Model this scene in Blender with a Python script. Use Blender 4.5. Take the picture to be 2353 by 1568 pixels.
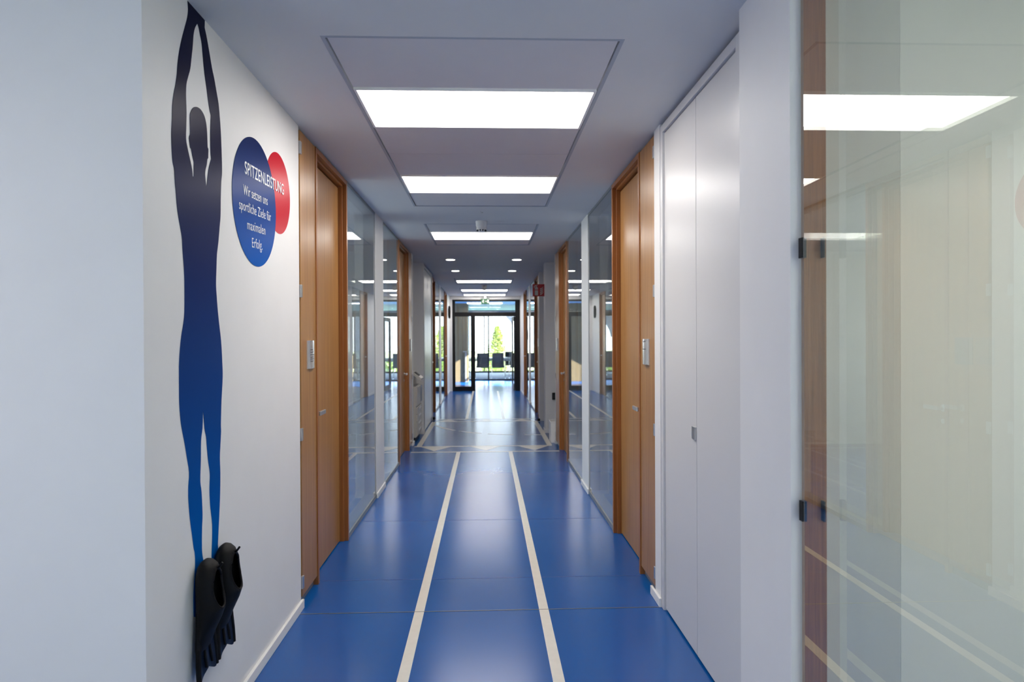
import bpy, bmesh, math, random
from mathutils import Vector, Matrix
from mathutils.geometry import tessellate_polygon

# ------------------------------------------------------------------ clear
for o in list(bpy.data.objects):
    bpy.data.objects.remove(o)
scene = bpy.context.scene
COL = scene.collection
random.seed(7)

# ------------------------------------------------------------------ camera
YAW, PITCH, ROLL = 0.03787, -0.0048, 0.00447
fwd = Vector((math.sin(YAW) * math.cos(PITCH), math.cos(YAW) * math.cos(PITCH), math.sin(PITCH)))
right = Vector((math.cos(YAW), -math.sin(YAW), 0))
down = fwd.cross(right)
r2 = right * math.cos(ROLL) + down * math.sin(ROLL)
d2 = -right * math.sin(ROLL) + down * math.cos(ROLL)
cam_data = bpy.data.cameras.new('camera')
cam = bpy.data.objects.new('camera', cam_data)
COL.objects.link(cam)
m = Matrix.Identity(4)
for i in range(3):
    m[i][0] = r2[i]; m[i][1] = -d2[i]; m[i][2] = -fwd[i]
m[0][3], m[1][3], m[2][3] = 0, 0, 1.5
cam.matrix_world = m
cam_data.sensor_width = 36
cam_data.lens = 1548 / 2353 * 36
cam_data.clip_start = 0.05
cam_data.clip_end = 300
cam_data.dof.use_dof = True
cam_data.dof.focus_distance = 3.4
cam_data.dof.aperture_fstop = 3.2
scene.camera = cam

# ------------------------------------------------------------------ world, sun, daylight
SKY_STRENGTH = 9.0
SUN_STRENGTH = 80.0
LAMP_STRENGTH = 17.0
EXPOSURE = -0.5
world = bpy.data.worlds.new('sky')
scene.world = world
world.use_nodes = True
nt = world.node_tree
nt.nodes.clear()
tc = nt.nodes.new('ShaderNodeTexCoord')
sep = nt.nodes.new('ShaderNodeSeparateXYZ')
ramp = nt.nodes.new('ShaderNodeValToRGB')
ramp.color_ramp.elements[0].position = 0.0
ramp.color_ramp.elements[0].color = (0.88, 0.94, 1.0, 1)
ramp.color_ramp.elements[1].position = 0.8
ramp.color_ramp.elements[1].color = (0.55, 0.75, 1.0, 1)
bg = nt.nodes.new('ShaderNodeBackground')
bg.inputs['Strength'].default_value = SKY_STRENGTH
wo = nt.nodes.new('ShaderNodeOutputWorld')
nt.links.new(tc.outputs['Generated'], sep.inputs[0])
nt.links.new(sep.outputs['Z'], ramp.inputs[0])
nt.links.new(ramp.outputs[0], bg.inputs['Color'])
nt.links.new(bg.outputs[0], wo.inputs[0])

sun_data = bpy.data.lights.new('sun', 'SUN')
sun_data.energy = SUN_STRENGTH
sun_data.angle = math.radians(0.8)
sun_data.color = (1.0, 0.93, 0.82)
sun = bpy.data.objects.new('sun', sun_data)
COL.objects.link(sun)
sun.rotation_euler = Vector((-2.45, 1.05, -1.3)).to_track_quat('-Z', 'Y').to_euler()


def portal(name, loc, direction, sx, sy):
    """tells the renderer where daylight enters; emits nothing itself"""
    ld = bpy.data.lights.new(name, 'AREA')
    ld.shape = 'RECTANGLE'
    ld.size = sx
    ld.size_y = sy
    ld.cycles.is_portal = True
    o = bpy.data.objects.new(name, ld)
    COL.objects.link(o)
    o.location = loc
    o.rotation_euler = Vector(direction).to_track_quat('-Z', 'Y').to_euler()
    return o


portal('daylight_portal', (-4.45, -1.9, 1.25), (1, 0, 0), 2.0, 2.5)
portal('daylight_portal', (-4.45, 6.0, 1.45), (1, 0, 0), 1.5, 5.0)  # sky light through the added opening of the left offices
portal('daylight_portal', (4.45, -2.2, 1.5), (-1, 0, 0), 1.4, 2.1)  # daylight through the added window of the near office
portal('daylight_portal', (0.1, 29.2, 1.3), (0, -1, 0), 6.4, 2.6)

scene.view_settings.view_transform = 'Standard'
scene.view_settings.look = 'None'
scene.view_settings.gamma = 1
scene.view_settings.use_curve_mapping = False
scene.view_settings.exposure = EXPOSURE

# ------------------------------------------------------------------ materials
def srgb(r, g, b):
    def f(c):
        c /= 255
        return c / 12.92 if c <= 0.04045 else ((c + 0.055) / 1.055) ** 2.4
    return (f(r), f(g), f(b), 1)


def mat(name, col, rough=0.5, metal=0.0, spec=0.5, noise=0.0, nscale=40, bump=0.0, coat=0.0, stretch=None):
    ma = bpy.data.materials.new(name)
    ma.use_nodes = True
    t = ma.node_tree
    b = t.nodes['Principled BSDF']
    b.inputs['Base Color'].default_value = col
    b.inputs['Roughness'].default_value = rough
    b.inputs['Metallic'].default_value = metal
    b.inputs['Specular IOR Level'].default_value = spec
    b.inputs['Coat Weight'].default_value = coat
    b.inputs['Coat Roughness'].default_value = 0.12
    if noise or bump:
        c = t.nodes.new('ShaderNodeTexCoord')
        mp = t.nodes.new('ShaderNodeMapping')
        if stretch:
            mp.inputs['Scale'].default_value = stretch
        g = t.nodes.new('ShaderNodeNewGeometry')
        n = t.nodes.new('ShaderNodeTexNoise')
        n.inputs['Scale'].default_value = nscale
        n.inputs['Detail'].default_value = 4
        t.links.new(g.outputs['Position'], mp.inputs[0])
        t.links.new(mp.outputs[0], n.inputs['Vector'])
        if noise:
            r = t.nodes.new('ShaderNodeValToRGB')
            r.color_ramp.elements[0].position = 0.3
            r.color_ramp.elements[1].position = 0.7
            r.color_ramp.elements[0].color = [max(0, v * (1 - noise)) for v in col[:3]] + [1]
            r.color_ramp.elements[1].color = [min(1, v * (1 + noise)) for v in col[:3]] + [1]
            t.links.new(n.outputs[0], r.inputs[0])
            t.links.new(r.outputs[0], b.inputs['Base Color'])
        if bump:
            bp = t.nodes.new('ShaderNodeBump')
            bp.inputs['Strength'].default_value = bump
            bp.inputs['Distance'].default_value = 0.002
            t.links.new(n.outputs[0], bp.inputs['Height'])
            t.links.new(bp.outputs[0], b.inputs['Normal'])
    return ma


def wood_mat(name, c1, c2, rough=0.34, zscale=0.8):
    ma = bpy.data.materials.new(name)
    ma.use_nodes = True
    t = ma.node_tree
    b = t.nodes['Principled BSDF']
    b.inputs['Roughness'].default_value = rough
    b.inputs['Specular IOR Level'].default_value = 0.5
    g = t.nodes.new('ShaderNodeNewGeometry')
    mp = t.nodes.new('ShaderNodeMapping')
    mp.inputs['Scale'].default_value = (60, 60, zscale)
    n = t.nodes.new('ShaderNodeTexNoise')
    n.inputs['Scale'].default_value = 1.6
    n.inputs['Detail'].default_value = 5
    n.inputs['Roughness'].default_value = 0.65
    n2 = t.nodes.new('ShaderNodeTexNoise')
    n2.inputs['Scale'].default_value = 7
    n2.inputs['Detail'].default_value = 3
    r = t.nodes.new('ShaderNodeValToRGB')
    r.color_ramp.elements[0].position = 0.3
    r.color_ramp.elements[1].position = 0.72
    r.color_ramp.elements[0].color = c1
    r.color_ramp.elements[1].color = c2
    ad = t.nodes.new('ShaderNodeMath')
    ad.operation = 'MULTIPLY_ADD'
    ad.inputs[1].default_value = 0.35
    t.links.new(g.outputs['Position'], mp.inputs[0])
    t.links.new(mp.outputs[0], n.inputs['Vector'])
    t.links.new(mp.outputs[0], n2.inputs['Vector'])
    sub = t.nodes.new('ShaderNodeMath')
    sub.operation = 'SUBTRACT'
    sub.inputs[1].default_value = 0.5
    t.links.new(n2.outputs[0], sub.inputs[0])
    t.links.new(sub.outputs[0], ad.inputs[0])
    t.links.new(n.outputs[0], ad.inputs[2])
    t.links.new(ad.outputs[0], r.inputs[0])
    t.links.new(r.outputs[0], b.inputs['Base Color'])
    return ma


def glass_mat(name, tint, ior=1.52):
    """thin pane: fresnel mirror plus clear tinted transmission"""
    ma = bpy.data.materials.new(name)
    ma.use_nodes = True
    t = ma.node_tree
    t.nodes.clear()
    out = t.nodes.new('ShaderNodeOutputMaterial')
    mix = t.nodes.new('ShaderNodeMixShader')
    tr = t.nodes.new('ShaderNodeBsdfTransparent')
    tr.inputs[0].default_value = tint
    gl = t.nodes.new('ShaderNodeBsdfGlossy')
    gl.inputs['Color'].default_value = (0.97, 0.98, 0.98, 1)
    gl.inputs['Roughness'].default_value = 0.0
    fr = t.nodes.new('ShaderNodeFresnel')
    fr.inputs['IOR'].default_value = ior
    geo = t.nodes.new('ShaderNodeNewGeometry')
    a = t.nodes.new('ShaderNodeMath'); a.operation = 'ADD'; a.inputs[1].default_value = 1.0
    d = t.nodes.new('ShaderNodeMath'); d.operation = 'DIVIDE'
    m2 = t.nodes.new('ShaderNodeMath'); m2.operation = 'MULTIPLY'; m2.inputs[1].default_value = 2.0
    inv = t.nodes.new('ShaderNodeMath'); inv.operation = 'SUBTRACT'; inv.inputs[0].default_value = 1.0
    mu = t.nodes.new('ShaderNodeMath'); mu.operation = 'MULTIPLY'
    t.links.new(fr.outputs[0], a.inputs[0])
    t.links.new(fr.outputs[0], m2.inputs[0])
    t.links.new(m2.outputs[0], d.inputs[0])
    t.links.new(a.outputs[0], d.inputs[1])
    t.links.new(geo.outputs['Backfacing'], inv.inputs[1])
    t.links.new(d.outputs[0], mu.inputs[0])
    t.links.new(inv.outputs[0], mu.inputs[1])
    t.links.new(mu.outputs[0], mix.inputs[0])
    t.links.new(tr.outputs[0], mix.inputs[1])
    t.links.new(gl.outputs[0], mix.inputs[2])
    t.links.new(mix.outputs[0], out.inputs[0])
    return ma


def emit_mat(name, col, strength):
    ma = bpy.data.materials.new(name)
    ma.use_nodes = True
    t = ma.node_tree
    b = t.nodes['Principled BSDF']
    b.inputs['Base Color'].default_value = (0.8, 0.8, 0.8, 1)
    b.inputs['Emission Color'].default_value = col
    b.inputs['Emission Strength'].default_value = strength
    return ma


def height_gradient_mat(name, stops, z0, z1, rough):
    """printed vertical colour gradient of a wall sticker"""
    ma = bpy.data.materials.new(name)
    ma.use_nodes = True
    t = ma.node_tree
    b = t.nodes['Principled BSDF']
    b.inputs['Roughness'].default_value = rough
    b.inputs['Specular IOR Level'].default_value = 0.015
    g = t.nodes.new('ShaderNodeNewGeometry')
    s = t.nodes.new('ShaderNodeSeparateXYZ')
    mr = t.nodes.new('ShaderNodeMapRange')
    mr.inputs['From Min'].default_value = z0
    mr.inputs['From Max'].default_value = z1
    r = t.nodes.new('ShaderNodeValToRGB')
    while len(r.color_ramp.elements) < len(stops):
        r.color_ramp.elements.new(0.5)
    for e, (p, c) in zip(r.color_ramp.elements, stops):
        e.position = p
        e.color = c
    t.links.new(g.outputs['Position'], s.inputs[0])
    t.links.new(s.outputs['Z'], mr.inputs['Value'])
    t.links.new(mr.outputs[0], r.inputs[0])
    t.links.new(r.outputs[0], b.inputs['Base Color'])
    n = t.nodes.new('ShaderNodeTexNoise')
    n.inputs['Scale'].default_value = 260
    bp = t.nodes.new('ShaderNodeBump')
    bp.inputs['Strength'].default_value = 0.05
    bp.inputs['Distance'].default_value = 0.001
    t.links.new(g.outputs['Position'], n.inputs['Vector'])
    t.links.new(n.outputs[0], bp.inputs['Height'])
    t.links.new(bp.outputs[0], b.inputs['Normal'])
    return ma


M = {}
M['wall'] = mat('white_wall_paint', (0.80, 0.795, 0.79, 1), 0.55, noise=0.012, nscale=5, bump=0.06)
M['ceil'] = mat('ceiling_paint', (0.66, 0.665, 0.67, 1), 0.6, noise=0.01, nscale=4)
M['ceil_panel'] = mat('ceiling_panel_paint', (0.64, 0.63, 0.65, 1), 0.6, noise=0.01, nscale=9)
M['gap'] = mat('shadow_gap_grey', srgb(168, 174, 184), 0.6)
M['floor'] = mat('blue_rubber_floor', srgb(2, 84, 160), 0.22, spec=0.5, noise=0.05, nscale=1.4)
M['line'] = mat('white_floor_line', srgb(222, 218, 208), 0.28, noise=0.03, nscale=20)
M['joint'] = mat('floor_joint_metal', srgb(120, 124, 122), 0.4, metal=0.6)
M['weld'] = mat('floor_weld_blue', srgb(28, 78, 150), 0.45)
M['wood'] = wood_mat('oiled_beech', srgb(146, 100, 52), srgb(186, 138, 82))
M['wood_dark'] = wood_mat('frame_beech', srgb(140, 86, 42), srgb(172, 110, 58))
M['wall_wood'] = wood_mat('dark_wall_cladding', srgb(92, 82, 62), srgb(120, 106, 80), 0.5)
M['lining'] = wood_mat('lining_beech', srgb(112, 68, 32), srgb(152, 100, 54), 0.45, 1.4)
M['glass'] = glass_mat('office_glass', (0.95, 0.965, 0.945, 1))
M['clear'] = glass_mat('clear_glass', (0.96, 0.98, 0.98, 1))
M['alu'] = mat('brushed_aluminium', (0.62, 0.63, 0.64, 1), 0.32, metal=0.9)
M['rail'] = mat('grey_glazing_rail', srgb(136, 140, 142), 0.4, metal=0.3)
M['chrome'] = mat('polished_steel', (0.72, 0.72, 0.72, 1), 0.16, metal=1.0)
M['dark'] = mat('dark_slot', (0.012, 0.012, 0.012, 1), 0.7)
M['black'] = mat('black_steel_frame', (0.006, 0.006, 0.007, 1), 0.45, spec=0.25)
M['lacquer'] = mat('white_cupboard_lacquer', (0.68, 0.675, 0.675, 1), 0.33, spec=0.4)
M['plate'] = mat('silver_sign_plate', (0.72, 0.72, 0.74, 1), 0.25, metal=0.7)
M['ink'] = mat('grey_print', (0.10, 0.10, 0.11, 1), 0.5)
M['white'] = mat('white_print', (0.86, 0.86, 0.86, 1), 0.4)
M['plastic'] = mat('white_plastic', (0.82, 0.81, 0.8, 1), 0.4)
M['lamp_rim'] = mat('lamp_rim_white', (0.85, 0.85, 0.84, 1), 0.4)
M['added_office_lamp'] = emit_mat('added_dim_office_diffuser', (1.0, 0.96, 0.9, 1), LAMP_STRENGTH * 0.5)
M['lamp'] = emit_mat('lit_diffuser', (1.0, 0.955, 0.9, 1), LAMP_STRENGTH)
M['spot'] = emit_mat('lit_downlight', (1.0, 0.94, 0.86, 1), LAMP_STRENGTH * 1.2)
M['red'] = mat('sign_red', srgb(150, 5, 14), 0.45)
M['green'] = emit_mat('exit_sign_green', srgb(20, 150, 70), 0.05)
M['green'].node_tree.nodes['Principled BSDF'].inputs['Base Color'].default_value = srgb(3, 62, 28)
M['swimmer'] = height_gradient_mat('swimmer_print', [(0.0, srgb(0, 92, 176)), (0.14, srgb(0, 84, 164)), (0.34, srgb(22, 66, 134)), (0.58, srgb(34, 48, 96)), (0.78, srgb(30, 32, 64)), (1.0, srgb(26, 28, 50))], 0.5, 2.68, 0.32)
M['blue_disc'] = height_gradient_mat('blue_disc_print', [(0.0, srgb(22, 92, 180)), (0.45, srgb(26, 66, 138)), (1.0, srgb(30, 40, 84))], 1.82, 2.41, 0.3)
M['red_disc'] = mat('red_disc_print', srgb(190, 14, 40), 0.3, spec=0.04)
M['rubber'] = mat('black_fin_rubber', (0.005, 0.005, 0.0055, 1), 0.6, spec=0.2, noise=0.2, nscale=80, bump=0.1)
M['rubber_in'] = mat('black_fin_lining', (0.006, 0.006, 0.006, 1), 0.7)
M['blade'] = mat('dark_blue_fin_blade', srgb(10, 24, 46), 0.4, spec=0.3)
M['copier'] = mat('copier_beige', srgb(196, 192, 184), 0.45)
M['copier_blue'] = mat('copier_dark_blue', srgb(62, 70, 104), 0.4)
M['carpet'] = mat('grey_carpet', srgb(176, 178, 186), 0.9, noise=0.05, nscale=60)
M['chair_net'] = mat('black_chair_mesh', (0.016, 0.018, 0.024, 1), 0.6)
M['table'] = mat('white_table_top', (0.82, 0.82, 0.82, 1), 0.3)
M['slat'] = mat('pale_blind_slat', srgb(150, 164, 196), 0.5)
_t = M['slat'].node_tree
_tr = _t.nodes.new('ShaderNodeBsdfTranslucent')
_tr.inputs[0].default_value = srgb(190, 202, 235)
_mx = _t.nodes.new('ShaderNodeMixShader')
_mx.inputs[0].default_value = 0.3
_t.links.new(_t.nodes['Principled BSDF'].outputs[0], _mx.inputs[1])
_t.links.new(_tr.outputs[0], _mx.inputs[2])
_t.links.new(_mx.outputs[0], _t.nodes['Material Output'].inputs[0])
M['grass'] = mat('lawn_green', srgb(186, 196, 150), 0.9, noise=0.15, nscale=3)
M['leaf'] = mat('conifer_green', srgb(170, 184, 120), 0.8, noise=0.25, nscale=3)
M['hedge'] = mat('hedge_green', srgb(140, 165, 90), 0.8, noise=0.3, nscale=4)
M['bark'] = mat('bark_brown', srgb(90, 70, 50), 0.9)
M['picto'] = mat('dull_white_print', (0.4, 0.4, 0.4, 1), 0.5)
M['ceil_hall'] = mat('pale_blue_ceiling', srgb(140, 186, 226), 0.6)  # hall and meeting room ceiling in one even pale blue
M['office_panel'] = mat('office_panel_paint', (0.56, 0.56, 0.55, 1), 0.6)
M['added_office_bright'] = emit_mat('added_bright_office_diffuser', (1.0, 0.985, 0.96, 1), LAMP_STRENGTH * 0.45)
M['office'] = mat('office_wall_paint', (0.72, 0.72, 0.71, 1), 0.6)
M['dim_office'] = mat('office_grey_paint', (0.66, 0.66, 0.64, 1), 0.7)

# ------------------------------------------------------------------ helpers
class MB:
    """collects simple shapes; build() links them as one mesh object"""
    def __init__(self):
        self.v = []; self.f = []

    def add(self, verts, faces):
        n = len(self.v)
        self.v += [tuple(p) for p in verts]
        self.f += [tuple(i + n for i in q) for q in faces]
        return self

    def box(self, x0, x1, y0, y1, z0, z1):
        x0, x1 = sorted((x0, x1)); y0, y1 = sorted((y0, y1)); z0, z1 = sorted((z0, z1))
        return self.add([(x0, y0, z0), (x1, y0, z0), (x1, y1, z0), (x0, y1, z0), (x0, y0, z1), (x1, y0, z1), (x1, y1, z1), (x0, y1, z1)],
                        [(0, 3, 2, 1), (4, 5, 6, 7), (0, 1, 5, 4), (1, 2, 6, 5), (2, 3, 7, 6), (3, 0, 4, 7)])

    def prism(self, pts, axis, a0, a1):
        """extrude a 2d polygon along axis ('x': pts=(y,z); 'y': pts=(x,z); 'z': pts=(x,y))"""
        def P(p, a):
            return (a, p[0], p[1]) if axis == 'x' else ((p[0], a, p[1]) if axis == 'y' else (p[0], p[1], a))
        n = len(pts)
        area = sum(pts[i][0] * pts[(i + 1) % n][1] - pts[(i + 1) % n][0] * pts[i][1] for i in range(n))
        if (area < 0) != (axis == 'y'):
            pts = pts[::-1]
        lo, hi = min(a0, a1), max(a0, a1)
        vs = [P(p, lo) for p in pts] + [P(p, hi) for p in pts]
        fs = [tuple(range(n))[::-1], tuple(range(n, 2 * n))] + [(i, (i + 1) % n, (i + 1) % n + n, i + n) for i in range(n)]
        return self.add(vs, fs)

    def lathe(self, prof, c, n=24, axis='z'):
        """prof: list of (radius, height) along axis from centre c"""
        vs = []; fs = []
        for r, h in prof:
            for i in range(n):
                a = 2 * math.pi * i / n
                if axis == 'z':
                    vs.append((c[0] + r * math.cos(a), c[1] + r * math.sin(a), c[2] + h))
                elif axis == 'x':
                    vs.append((c[0] + h, c[1] + r * math.cos(a), c[2] + r * math.sin(a)))
                else:
                    vs.append((c[0] + r * math.sin(a), c[1] + h, c[2] + r * math.cos(a)))
        for j in range(len(prof) - 1):
            for i in range(n):
                k = (i + 1) % n
                fs.append((j * n + i, j * n + k, (j + 1) * n + k, (j + 1) * n + i))
        fs.append(tuple(range(n))[::-1]); b = (len(prof) - 1) * n
        fs.append(tuple(range(b, b + n)))
        return self.add(vs, fs)

    def tube(self, pts, r, n=8):
        pts = [Vector(p) for p in pts]
        vs = []; fs = []
        ref = Vector((0, 0, 1))
        for i, p in enumerate(pts):
            d = (pts[min(i + 1, len(pts) - 1)] - pts[max(i - 1, 0)]).normalized()
            u = d.cross(ref if abs(d.z) < 0.95 else Vector((1, 0, 0))).normalized()
            w = d.cross(u).normalized()
            for k in range(n):
                a = 2 * math.pi * k / n
                vs.append(p + u * (r * math.cos(a)) + w * (r * math.sin(a)))
        for i in range(len(pts) - 1):
            for k in range(n):
                q = (k + 1) % n
                fs.append((i * n + k, i * n + q, (i + 1) * n + q, (i + 1) * n + k))
        fs.append(tuple(range(n))[::-1]); b = (len(pts) - 1) * n
        fs.append(tuple(range(b, b + n)))
        return self.add(vs, fs)

    def build(self, name, ma, parent=None, bevel=0.0, smooth=False, seg=2, fix=False):
        off = Vector((0, 0, 0))
        p = parent
        while p is not None:
            off += Vector(p.location); p = p.parent
        me = bpy.data.meshes.new(name)
        me.from_pydata([tuple(Vector(v) - off) for v in self.v], [], self.f)
        me.materials.append(M[ma] if isinstance(ma, str) else ma)
        if fix:
            bm = bmesh.new(); bm.from_mesh(me)
            bmesh.ops.recalc_face_normals(bm, faces=bm.faces)
            bm.to_mesh(me); bm.free()
        if smooth:
            for q in me.polygons:
                q.use_smooth = True
        me.update()
        o = bpy.data.objects.new(name, me)
        COL.objects.link(o)
        if parent is not None:
            o.parent = parent
        if bevel:
            b = o.modifiers.new('bevel', 'BEVEL')
            b.width = bevel; b.segments = seg; b.limit_method = 'ANGLE'
        if smooth:
            try:
                me.set_sharp_from_angle(angle=math.radians(40))
            except Exception:
                pass
        return o


def bx(name, x0, x1, y0, y1, z0, z1, ma, parent=None, bevel=0.0):
    return MB().box(x0, x1, y0, y1, z0, z1).build(name, ma, parent, bevel)


def tag(o, label=None, cat=None, group=None, kind=None):
    if label: o['label'] = label
    if cat: o['category'] = cat
    if group: o['group'] = group
    if kind: o['kind'] = kind
    return o


def empty(name, loc, label=None, cat=None, group=None, kind=None):
    o = bpy.data.objects.new(name, None)
    o.empty_display_size = 0.1
    COL.objects.link(o)
    o.location = loc
    return tag(o, label, cat, group, kind)


def copy_tree(o, parent=None):
    c = o.copy(); COL.objects.link(c)
    if parent is not None:
        c.parent = parent
    for ch in [x for x in o.children]:
        copy_tree(ch, c)
    return c


def struct(o, label):
    return tag(o, label, None, None, 'structure')


def text_mesh(name, body, size, ma, parent, y0, z0, x, width, rot=0.0, bold=0.0):
    """flat lettering lying on a wall plane that faces +X; text runs along +Y; scaled to the given width"""
    cu = bpy.data.curves.new(name, 'FONT')
    cu.body = body; cu.size = size; cu.extrude = 0.0004; cu.offset = bold; cu.space_character = 1.08
    tmp = bpy.data.objects.new(name, cu); COL.objects.link(tmp)
    dg = bpy.context.evaluated_depsgraph_get()
    me = bpy.data.meshes.new_from_object(tmp.evaluated_get(dg))
    bpy.data.objects.remove(tmp)
    xs = [v.co.x for v in me.vertices]
    w = max(xs) - min(xs); mn = min(xs)
    off = Vector((0, 0, 0)); p = parent
    while p is not None:
        off += Vector(p.location); p = p.parent
    for v in me.vertices:
        a = (v.co.x - mn) / w * width; b = v.co.y; c = v.co.z
        v.co = Vector((x + c, y0 + a * math.cos(rot) - b * math.sin(rot), z0 + a * math.sin(rot) + b * math.cos(rot))) - off
    me.materials.clear(); me.materials.append(M[ma])
    o = bpy.data.objects.new(name, me); COL.objects.link(o); o.parent = parent
    o['kind'] = 'stuff'
    return o

# ================================================================== SETTING
CZ = 2.68
XL, XR = -1.03, 0.965          # faces of the wooden door frames
WL, WR = -1.035, 0.972         # faces of the white piers

floor = struct(bx('floor', -4.3, 4.3, -4.3, 23.8, -0.12, 0.0, 'floor'), 'long blue sports-style floor running down the corridor')


def strip(name, x0, x1, y0, y1, ma='line', h=0.0012):
    return bx(name, x0, x1, y0, y1, 0.0, h, ma, floor)


TW = 0.052
for xc in (-0.374, 0.309):
    strip('lane_line', xc - TW / 2, xc + TW / 2, -4.2, 3.697)
    strip('lane_line', xc - TW / 2, xc + TW / 2, 3.703, 8.84)
    strip('lane_line', xc - TW / 2, xc + TW / 2, 12.48, 18.98)
strip('floor_joint', -1.02, 0.965, 3.697, 3.703, 'joint', 0.0016)
for y in (4.2, 5.55, 12.3, 19.02):
    strip('sheet_weld', -1.02, 0.965, y - 0.0018, y + 0.0018, 'weld', 0.0006)
for y in (8.875, 9.335, 12.10, 12.44):
    strip('cross_line', -1.0 if y < 9.4 else -0.93, 0.955 if y < 9 else 0.9, y - 0.03, y + 0.03)
for xc in (-0.94, 0.872):
    strip('box_line', xc - 0.036, xc + 0.036, 9.37, 12.07)
for xc in (-0.70, -0.02, 0.64):
    MB().prism([(xc - 0.21, 9.31), (xc + 0.21, 9.31), (xc, 8.96)], 'z', 0, 0.0012).build('arrow_marking', 'line', floor)
    MB().prism([(xc - 0.18, 12.13), (xc + 0.18, 12.13), (xc, 12.41)], 'z', 0, 0.0012).build('arrow_marking', 'line', floor)
arc = [(-0.895, 11.62), (-0.72, 11.24), (-0.531, 10.95), (-0.43, 10.84), (-0.26, 10.69), (-0.09, 10.58), (0.012, 10.525), (0.2, 10.45), (0.41, 10.405), (0.584, 10.39), (0.72, 10.38), (0.84, 10.372)]
for k in range(0, 12, 3):
    pts = arc[k:k + 3]
    poly = []
    for sgn in (1, -1):
        row = []
        for i, p in enumerate(pts):
            a = pts[max(0, i - 1)]; b = pts[min(2, i + 1)]
            d = Vector((b[0] - a[0], b[1] - a[1])).normalized()
            nrm = Vector((-d.y, d.x)) * 0.03 * sgn
            row.append((p[0] + nrm.x, p[1] + nrm.y))
        poly += row if sgn == 1 else row[::-1]
    MB().prism(poly, 'z', 0, 0.0012).build('curved_dash', 'line', floor)

# ---- ceiling with recessed service trays
TX0, TX1 = -0.643, 0.553
TRAYS = [(2.653, 6.06), (6.98, 8.58), (13.33, 14.86), (15.95, 18.82)]
mb = MB()
ys = -4.3
for a, b in TRAYS:
    mb.box(-4.3, 4.3, ys, a, CZ, CZ + 0.22)
    mb.box(-4.3, TX0, a, b, CZ, CZ + 0.22)
    mb.box(TX1, 4.3, a, b, CZ, CZ + 0.22)
    mb.box(TX0, TX1, a, b, CZ + 0.1, CZ + 0.22)
    ys = b
mb.box(-4.3, 4.3, ys, 19.12, CZ, CZ + 0.22).box(-2.3, 2.1, 19.12, 23.8, CZ + 0.006, CZ + 0.22).box(-3.3, 3.5, 23.8, 29.3, CZ + 0.006, CZ + 0.22)
ceiling = struct(mb.build('ceiling', 'ceil'), 'white suspended ceiling with recessed panel trays')
struct(MB().box(-2.3, 2.1, 19.12, 23.8, CZ, CZ + 0.006).box(-3.3, 3.5, 23.8, 29.3, CZ, CZ + 0.006).build('ceiling_hall', 'ceil_hall'), 'pale blue ceiling of the hall beyond the end door')
LIGHTS = []


def tray(a, b, cells):
    """cells: list of (y0, y1, kind)"""
    f = MB()
    w = 0.016
    f.box(TX0, TX0 + w, a, b, CZ - 0.001, CZ + 0.03); f.box(TX1 - w, TX1, a, b, CZ - 0.001, CZ + 0.03)
    f.box(TX0 + w, TX1 - w, a, a + w, CZ - 0.001, CZ + 0.03); f.box(TX0 + w, TX1 - w, b - w, b, CZ - 0.001, CZ + 0.03)
    f.build('tray_frame', 'gap', ceiling)
    for y0, y1, kind in cells:
        if kind == 'p':
            bx('ceiling_panel', TX0 + 0.022, TX1 - 0.022, y0 + 0.0025, y1 - 0.0025, CZ + 0.004, CZ + 0.022, 'ceil_panel', ceiling)
        else:
            LIGHTS.append((y0, y1))


tray(*TRAYS[0], [(2.67, 3.2, 'p'), (3.2, 3.785, 'l'), (3.785, 4.344, 'p'), (4.344, 4.91, 'p'), (4.91, 5.485, 'l'), (5.485, 6.042, 'p')])
tray(*TRAYS[1], [(6.998, 7.5, 'p'), (7.5, 8.08, 'l'), (8.08, 8.562, 'p')])
tray(*TRAYS[2], [(13.348, 13.8, 'p'), (13.8, 14.38, 'l'), (14.38, 14.842, 'p')])
tray(*TRAYS[3], [(15.968, 16.45, 'p'), (16.45, 17.03, 'l'), (17.03, 17.62, 'p'), (17.62, 18.22, 'p'), (18.22, 18.8, 'l')])

# ---- walls near the camera
mb = MB()
mb.box(-4.3, WL, 2.077, 2.25, 0, CZ).box(-1.22, WL, 2.25, 3.775, 0, CZ)
wall_left = struct(mb.build('wall_left', 'wall'), 'white wall corner carrying the swimmer sticker')
mb = MB()
mb.box(WL, WL + 0.015, 2.062, 3.79, 0, 0.05).box(-4.3, WL, 2.062, 2.077, 0, 0.05)
struct(mb.build('baseboard_left', 'wall', bevel=0.003), 'white baseboard under the swimmer wall')
PX = 0.917
struct(bx('wall_right', PX, 1.016, 2.0, 2.405, 0, CZ, 'wall'), 'white wall pier between glass partition and built-in cupboard')
struct(bx('wall_pier', XR, 1.2, 3.708, 3.835, 0, CZ, 'wall'), 'narrow white pier between cupboard and wooden door')
struct(bx('baseboard_right', XR - 0.015, XR, 3.695, 3.90, 0, 0.05, 'wall', None, 0.003), 'short white baseboard at the narrow pier')


def pier(side, y0, y1, which, depth=0.2, base=True):
    s = -1 if side == 'L' else 1
    x = WL if side == 'L' else WR
    o = struct(bx('wall_pier', x, x + s * depth, y0, y1, 0, CZ, 'wall'), which)
    if base:
        MB().box(x, x - s * 0.014, y0 - 0.012, y1 + 0.012, 0, 0.05).build('baseboard', 'wall', o, 0.003)
    return o


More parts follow.
